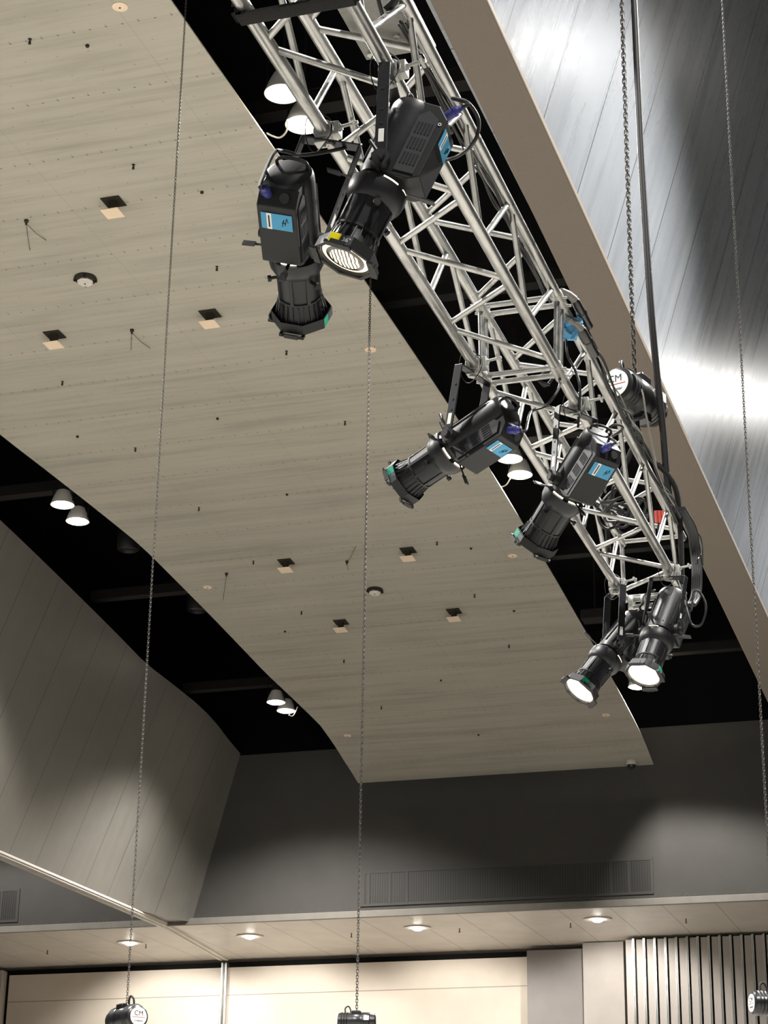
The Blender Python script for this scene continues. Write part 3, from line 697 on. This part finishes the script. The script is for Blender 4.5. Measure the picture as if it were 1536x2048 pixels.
# ------------------------------------------------------------------ chain hoists
def link_mesh(mb, c, ang, L=.030, W=.0115, r=.0034):
    n = 10; pts = []
    dx, dy = math.cos(ang), math.sin(ang)
    for k in range(n):
        a = 2*PI*k/n; ca, sa = math.cos(a), math.sin(a)
        zz = (L-W)/2*(1 if sa > 0 else -1)*(1 if abs(sa) > .3 else abs(sa)/.3)
        s_ = W*ca/1.0; pts.append(c+Vector((dx*s_, dy*s_, zz+W*sa*.8)))
    mb.tube(pts, r, 4, True)
def chain(parent, p, z1, pitch=.036, size=1.0):
    mb = MB(); z0 = p.z; k = 0
    while z0 < z1:
        link_mesh(mb, Vector((p.x, p.y, z0)), .5+(PI/2 if k % 2 else 0), .046*size, .0135*size, .0045*size); z0 += pitch*size; k += 1
    return obj('chain', mb, M_['chain'], parent, True, 0, True)
def hoist(lab, p, ang, tilt=0, logo=True, size=1.0, zc=None, chain_size=1.0):
    M = Matrix.Translation(p) @ Matrix.Rotation(ang, 4, 'Z') @ Matrix.Rotation(tilt, 4, 'Y') @ Matrix.Scale(size, 4)
    # axis along local X; label end at -X
    root = thing('chain_hoist', lab, 'hoist', M, 'black chain hoists')
    RX = Matrix.Rotation(R(90), 4, 'Y')
    obj('motor_housing', MB().lathe([(.07, -.22), (.095, -.205), (.1, -.19), (.1, -.06), (.105, -.05), (.105, .05), (.1, .06)], 28, RX), M_['hoist'], root)
    obj('gear_housing', MB().lathe([(.1, .06), (.104, .07), (.104, .14), (.095, .17), (.085, .215), (.06, .225)], 28, RX), M_['hoist'], root)
    obj('chain_guide', MB().box((0, 0, .06), (.11, .15, .12)).box((.03, 0, -.09), (.09, .12, .08)), M_['hoist'], root, False, .012)
    for q in (-.17, -.14, -.11, .09, .12, .15): obj('cooling_fin', MB().lathe([(.1, q-.005), (.108, q), (.1, q+.005)], 28, RX, cap=False), M_['hoist'], root)
    obj('carry_handle', MB().tube(smoothpts([(-.13, 0, .09), (-.135, .01, .15), (-.1, .02, .175), (-.075, .02, .14), (-.07, .01, .09)], 4), .009, 8), M_['rubber'], root)
    d = obj('logo_plate', MB().lathe([(.001, -.2245), (.074, -.2245), (.074, -.219), (.001, -.219)], 32, RX), M_['white'], root)
    TM = Matrix(((0, 0, -1, 0), (-1, 0, 0, 0), (0, 1, 0, 0), (0, 0, 0, 1)))
    text_mesh('logo_text', 'CM', .056, M_['ink'], d, Matrix.Translation((-.2252, 0, .024)) @ TM)
    text_mesh('logo_text', 'Lodestar', .024, M_['ink'], d, Matrix.Translation((-.2252, 0, -.034)) @ TM)
    obj('logo_line', MB().box((-.2252, 0, -.006), (.001, .12, .004)), M_['red'], d, False)
    lp = obj('rating_plate', MB().box((.12, -.104, .03), (.06, .006, .05)), M_['white'], root, False)
    obj('hook', MB().tube(smoothpts([(.02, 0, -.11), (.02, 0, -.16), (.045, 0, -.185), (.05, 0, -.215), (.02, 0, -.235), (-.012, 0, -.215)], 5), .012, 10), M_['hoist'], root)
    chain(root, p+Vector((0, 0, .1*size)), zc, size=chain_size)
    return root
# hoist holding the truss
p3 = onx(1270, 797, -1.93)
hoist('black chain hoist hanging right above the truss, cable loop over its logo', p3, R(74), 0, True, 1.08, zc=14.2, chain_size=.84)
# three more hoists lowered near the back
def at_d(px, py, d):
    r_ = ray(px, py); return CAM+r_*(d/math.hypot(r_.x, r_.y))
ph1 = at_d(252, 2038, 17.4); hoist('black chain hoist at lower left with round logo on its right end', ph1, R(180-38), 0, True, 1.0, zc=18.12, chain_size=.58)
ph2 = at_d(713, 2043, 24.3); hoist('black chain hoist at bottom centre seen side-on with white rating label', ph2, R(14), 0, True, 1.0, zc=18.12, chain_size=.95)
ph4 = at_d(1553, 2008, 13.2); hoist('black chain hoist cut by the right frame edge below thin chain', ph4, R(28), 0, True, .74, zc=14.3, chain_size=.55)

# ------------------------------------------------------------------ rigging and cables on the truss
# black sling round the near end
def wrap(c, Y, r, a0, a1, n=8): return [tp(c, Y)+Vector((r*math.cos(R(lerp(a0, a1, k/n))), 0, r*math.sin(R(lerp(a0, a1, k/n))))) for k in range(n+1)]
Y = 4.99
pts = [tp('C', Y)+Vector((-.04, 0, .03))]+wrap('A', Y, .033, 175, 275)+[tp('B', Y)+Vector((-.0, .0, -.033))]+wrap('B', Y, .033, 280, 365)+[tp('D', Y)+Vector((.045, 0, .0)), tp('D', Y)+Vector((.06, 0, .5))]
mb = MB(); rgs = []
for p_ in smoothpts(pts, 3): pass
sl = smoothpts(pts, 3)
for i, p_ in enumerate(sl):
    a_ = sl[max(i-1, 0)]; b_ = sl[min(i+1, len(sl)-1)]; t_ = (b_-a_).normalized(); n_ = Vector((0, 1, 0)); q_ = t_.cross(n_)
    rgs.append([p_+n_*x_*.03+q_*y_*.008 for x_, y_ in ((-1, -.6), (-.7, -1), (.7, -1), (1, -.6), (1, .6), (.7, 1), (-.7, 1), (-1, .6))])
mb.rings(rgs)
tag(obj('round_sling', mb, M_['strap']), 'black fabric sling wrapped under the truss at the top of the picture', 'sling')
# steel plate resting on the near top chords
g = thing('rigging_plate', 'grey steel plate lying on the upper truss chords near the top', 'plate', onz(768, 42, ZT+CR+.01))
obj('plate', MB().box((0, 0, 0), (.26, .40, .016)), M_['cable_grey'], g, False, .003)
for dx, dy in ((-.1, -.16), (.1, -.16), (-.1, .16), (.1, .16), (.02, .08)): obj('bolt', MB().lathe([(.014, -.02), (.014, -.008), (.001, -.008)], 6, Matrix.Translation((dx, dy, 0))), M_['cast'], g, False)
# thick cables at the near right chord
def cable(name, pts, r, mat, lab, n=6, cat='cable', group=None):
    return tag(obj(name, MB().tube(smoothpts(pts, n), r, 10), M_[mat]), lab, cat, group)
V3 = Vector
def dch(Y, dx=0, dz=0): return tp('D', Y)+V3((dx, 0, dz))
def bundle(lab, specs):
    g = thing('cable_bundle', lab, 'cables', specs[0][0][0])
    for pts, r_, mt in specs: obj('cable', MB().tube(smoothpts(pts, 6), r_, 8), M_[mt], g, world=True)
    return g
bundle('black cables taped along the upper right chord at the top', [
    ([dch(4.7, .07, .15), dch(5.0, .05, .03), dch(5.3, .05, -.01), dch(5.42, .02, -.06), dch(5.44, -.03, -.10)], .016, 'rubber'),
    ([dch(4.75, .12, .2), dch(5.15, .10, .06), dch(5.36, .07, .0), dch(5.46, .045, -.02)], .014, 'rubber'),
    ([dch(5.05, .03, .04), dch(5.2, .0, -.02), dch(5.35, -.03, -.09), dch(5.45, -.04, -.12)], .007, 'rubber'),
    ([dch(5.05, .05, .04), dch(5.22, .03, -.03), dch(5.36, .01, -.05)], .007, 'rubber')])
g = thing('tape_wrap', 'light blue tape tag on the black cables at the top edge', 'tape', dch(5.1, .02, .05))
obj('tape', MB().box((.0, -.0, .0), (.07, .06, .05)), M_['tape'], g, False, .008)
tag(obj('wire_hook', MB().tube(smoothpts([dch(5.2, .06, .12), dch(5.28, .14, .04), dch(5.36, .15, 0), dch(5.42, .10, -.02)], 5), .007, 8), M_['chain']), 'bent steel wire hook beside the upper right chord at the top', 'hook')
sp_ = []
for k in range(5):
    pts = []; n = 12
    for i in range(n+1):
        Y = lerp(5.6, 7.75, i/n); pts.append(dch(Y, -.02+random.uniform(-.008, .008)+.005*(k-2), -.045+random.uniform(-.012, .008)))
    sp_.append((pts, .0036+.001*(k % 2), 'rubber' if k != 2 else 'cable_grey'))
bundle('loose black and grey cables running under the upper right chord, nearer section', sp_)
sp_ = []
for k in range(5):
    pts = []; n = 12
    for i in range(n+1):
        Y = lerp(8.1, 10.75, i/n); pts.append(dch(Y, random.uniform(.03, .05)+.006*(k-2), random.uniform(-.03, .03)))
    sp_.append((pts, .0055 if k < 3 else .004, 'rubber' if k < 4 else 'cable_grey'))
bundle('black cables strapped along the outer right chord of the farther section', sp_)
# connectors with blue tape at the joint
g = thing('cable_connector', 'black multi-pole cable connectors with light blue tape at the truss joint', 'connector', dch(8.05, .05, .03))
for dx, dz, Y0 in ((.05, .04, 7.93), (.045, -.03, 8.08)):
    a = dch(Y0, dx, dz); b = dch(Y0+.24, dx+.012, dz-.02)
    obj('plug_body', MB().tube([a, lerp(a, b, .1), lerp(a, b, .45), lerp(a, b, .47), lerp(a, b, .55), lerp(a, b, .57), b], [.012, .021, .021, .025, .025, .021, .021], 18), M_['hoist'], g, world=True)
    obj('cable_sleeve', MB().tube([dch(Y0-.12, dx-.03, dz-.01), lerp(dch(Y0-.12, dx-.03, dz), a, .5), a], [.010, .015, .018], 14), M_['cable_grey'], g, world=True)
mb = MB(); c0 = ony(1138, 662, 8.06)
for k in range(9):
    mb.box(c0+V3((random.uniform(-.03, .03), random.uniform(-.03, .03), random.uniform(-.035, .035))), (random.uniform(.03, .06), random.uniform(.02, .04), random.uniform(.03, .07)), Matrix.Rotation(random.uniform(0, 3), 3, V3((random.random(), random.random(), .5))))
obj('blue_tape', mb, M_['tape'], g, False, .004, True)
# hanging cable loops near the joint
cable('signal_cable', [ony(1118, 668, 8.0), ony(1122, 690, 8.0), ony(1120, 720, 8.0), ony(1108, 752, 7.95), ony(1090, 772, 7.95), ony(1078, 760, 7.95)], .006, 'rubber', 'thin black cable drooping from the blue tape to the lower chord')
cable('signal_cable', [ony(1132, 680, 8.05), ony(1136, 712, 8.05), ony(1152, 745, 8.1), ony(1160, 775, 8.1), ony(1158, 820, 8.2), ony(1156, 855, 8.25)], .006, 'rubber', 'thin black cable hanging from blue tape down to the stickered spotlight')
# coil of cable inside the far section
sp_ = []
for k in range(9):
    c0 = V3(((XA+XB)/2+random.uniform(-.04, .05), 9.95+random.uniform(-.14, .18), ZB+.19+random.uniform(-.07, .08))); pts = []
    a0 = random.uniform(0, 6); rx, ry, rz = random.uniform(.07, .11), random.uniform(.1, .2), random.uniform(.02, .06)
    for i in range(16):
        a = a0+2*PI*i/14; pts.append(c0+V3((rx*math.cos(a), ry*math.sin(a), rz*math.sin(a*2+k))))
    sp_.append((pts, .0075, 'rubber'))
for k in range(3):
    pts = [V3((XA+.06+.03*k+.012*math.sin(i*1.6+k), 9.72+.03*i, ZB+.22+.02*k+.01*math.cos(i*1.6))) for i in range(7)]
    sp_.append((pts, .007, 'cable_grey'))
bundle('tangled coil of cables lying inside the far end of the truss', sp_)
g = thing('power_connector', 'red cable connectors inside the truss near its far end', 'connector', ony(1318, 1035, 10.62))
for k in range(3): obj('plug_body', MB().tube([ony(1312+7*k, 1022, 10.62), ony(1314+7*k, 1046, 10.62)], .011, 12), M_['red'], g, world=True)
obj('lead', MB().tube(smoothpts([ony(1318, 1046, 10.62), ony(1316, 1058, 10.65), ony(1322, 1070, 10.7)], 4), .006, 8), M_['rubber'], g, world=True)
# black sling at the far end going down
e0 = dch(10.9)
sp_ = []
for k in range(4):
    dx = .012*k
    sp_.append(([dch(10.55, .04+dx, .03), dch(10.84, .05+dx, .02), dch(10.97, .045+dx, -.05), dch(10.98, .05+dx, -.2), dch(10.97, .04+dx, -.34), dch(10.9, .02+dx, -.42)], .013, 'rubber'))
bundle('black cable bundle dropping off the far end of the truss', sp_)
sp_ = [([dch(10.93, .05, .05), dch(11.0, .08, 0), dch(11.0, .09, -.08), dch(10.95, .08, -.13)], .006, 'chain'), ([dch(10.9, .04, .04), dch(10.97, .1, .01), dch(10.99, .1, -.16)], .005, 'chain')]
bundle('steel wire ties at the far top corner of the truss', sp_)
# tail pipe between the end spotlights
g = thing('cross_pipe', 'short silver scaffold pipes clamped under the truss end', 'pipe', V3(((XA+XB)/2, 10.86, ZB-.06)))
for dz in (-.03, -.075): obj('pipe', MB().tube([V3((XA+.03, 10.86, ZB+dz)), V3((XB+.02, 10.86, ZB+dz))], .016, 14), M_['alu'], g, world=True)
for X in (XA+.05, XA+.12): obj('pipe_clamp', MB().tube([V3((X-.012, 10.86, ZB-.05)), V3((X+.012, 10.86, ZB-.05))], .045, 14), M_['cast'], g, world=True)
# main supply cable and pale wire, hanging free from above
cable('supply_cable', [at_d(1262, -60, 10.3), at_d(1268, 0, 10.3), at_d(1282, 300, 10.35), at_d(1300, 590, 10.4), at_d(1313, 740, 10.5), at_d(1325, 850, 10.6), at_d(1334, 960, 10.7), at_d(1345, 1030, 10.8)], .02, 'rubber', 'thick dark supply cable hanging down past the hoist to the truss end')
cable('bridle_wire', [p3+V3((-.02, 0, .12)), ony(1283, 780, p3.y-.15), ony(1292, 830, p3.y-.12), ony(1306, 900, p3.y), ony(1318, 960, p3.y+.1), ony(1330, 1010, p3.y+.3)], .006, 'cable_grey', 'thin pale wire hanging from hoist alongside the supply cable')
tag(obj('hoist_sling', MB().tube(smoothpts([p3+V3((.01, 0, -.2)), p3+V3((.02, .02, -.3)), V3((XD+.02, p3.y+.1, ZT+.2)), V3((XD+.035, p3.y+.2, ZT)), V3((XB+.035, p3.y+.25, ZB-.02))], 6), .016, 8), M_['strap']), 'black lifting sling from hoist hook to the upper truss chord', 'sling')
tag(obj('hoist_sling', MB().tube(smoothpts([p3+V3((.01, 0, -.2)), p3+V3((-.03, .02, -.3)), V3((XC, p3.y+.1, ZT+.1)), V3((XC-.03, p3.y+.2, ZT)), V3((XA-.035, p3.y+.25, ZB-.02))], 6), .016, 8), M_['strap']), 'black lifting sling from hoist hook to the far truss chord', 'sling')

# ------------------------------------------------------------------ light
def spotlight(p, power, size=104, blend=.25, rad=.2, d=None, color=(1, .972, .93)):
    l = bpy.data.lights.new('house_light', 'SPOT'); l.energy = power; l.spot_size = R(size); l.spot_blend = blend; l.shadow_soft_size = rad; l.color = color
    o = bpy.data.objects.new('house_light', l); COL.objects.link(o); o.location = p
    if d is not None: o.rotation_euler = Vector(d).to_track_quat('-Z', 'Y').to_euler()
    return o
CONE, BL = 128, .22
for a, b, pw, bl, dy in ((0, 1, 3800, BL, 0), (2, 3, 4000, .6, -.8), (4, 5, 6500, BL, 0), (8, 9, 2400, BL, 0), (6, 7, 2800, .3, -.6)):
    p = (LP[a]+LP[b])/2; spotlight(p+V3((0, dy, -.1)), pw, CONE, bl)
# matching lamps of the neighbouring bays, outside the picture; left-bay one added to lift its wall
for X, Y, zz, pw in ((-16.45, 20, LZ, 8000), (-16.45, 8.5, LZ, 9500), (-7.9, 8.5, LZ, 9500), (3.0, 3.2, LZ, 9000), (3.0, 15.3, LZ, 13000), (3.0, 27, LZ, 8000), (2.0, 40.5, LZ2, 3500), (-25.0, 41.8, LZ2, 1800)):
    spotlight((X, Y, zz-.1), pw, CONE, BL)
def disc_lamp(p, power, size=.5):
    l = bpy.data.lights.new('house_lamp', 'AREA'); l.shape = 'DISK'; l.size = size; l.energy = power; l.color = (1, .972, .93)
    o = bpy.data.objects.new('house_lamp', l); COL.objects.link(o); o.location = p
disc_lamp((2.7, 35.0, LZ+.2), 380); disc_lamp((3.05, 23.2, LZ), 100)
for px, py, lab in dl:
    p = onz(px, py, SZ); spotlight(p+V3((0, 0, -.12)), 850, 120, .5, .12, (0, .75, -1)); spotlight(p+V3((0, .3, -.12)), 1900, 62, .5, .12)
w = bpy.data.worlds.new('world'); scn.world = w; w.use_nodes = True
w.node_tree.nodes['Background'].inputs[0].default_value = (.95, .97, 1, 1); w.node_tree.nodes['Background'].inputs[1].default_value = .22
scn.view_settings.view_transform = 'Standard'; scn.view_settings.look = 'None'; scn.view_settings.gamma = 1; scn.view_settings.use_curve_mapping = False
scn.view_settings.exposure = 0
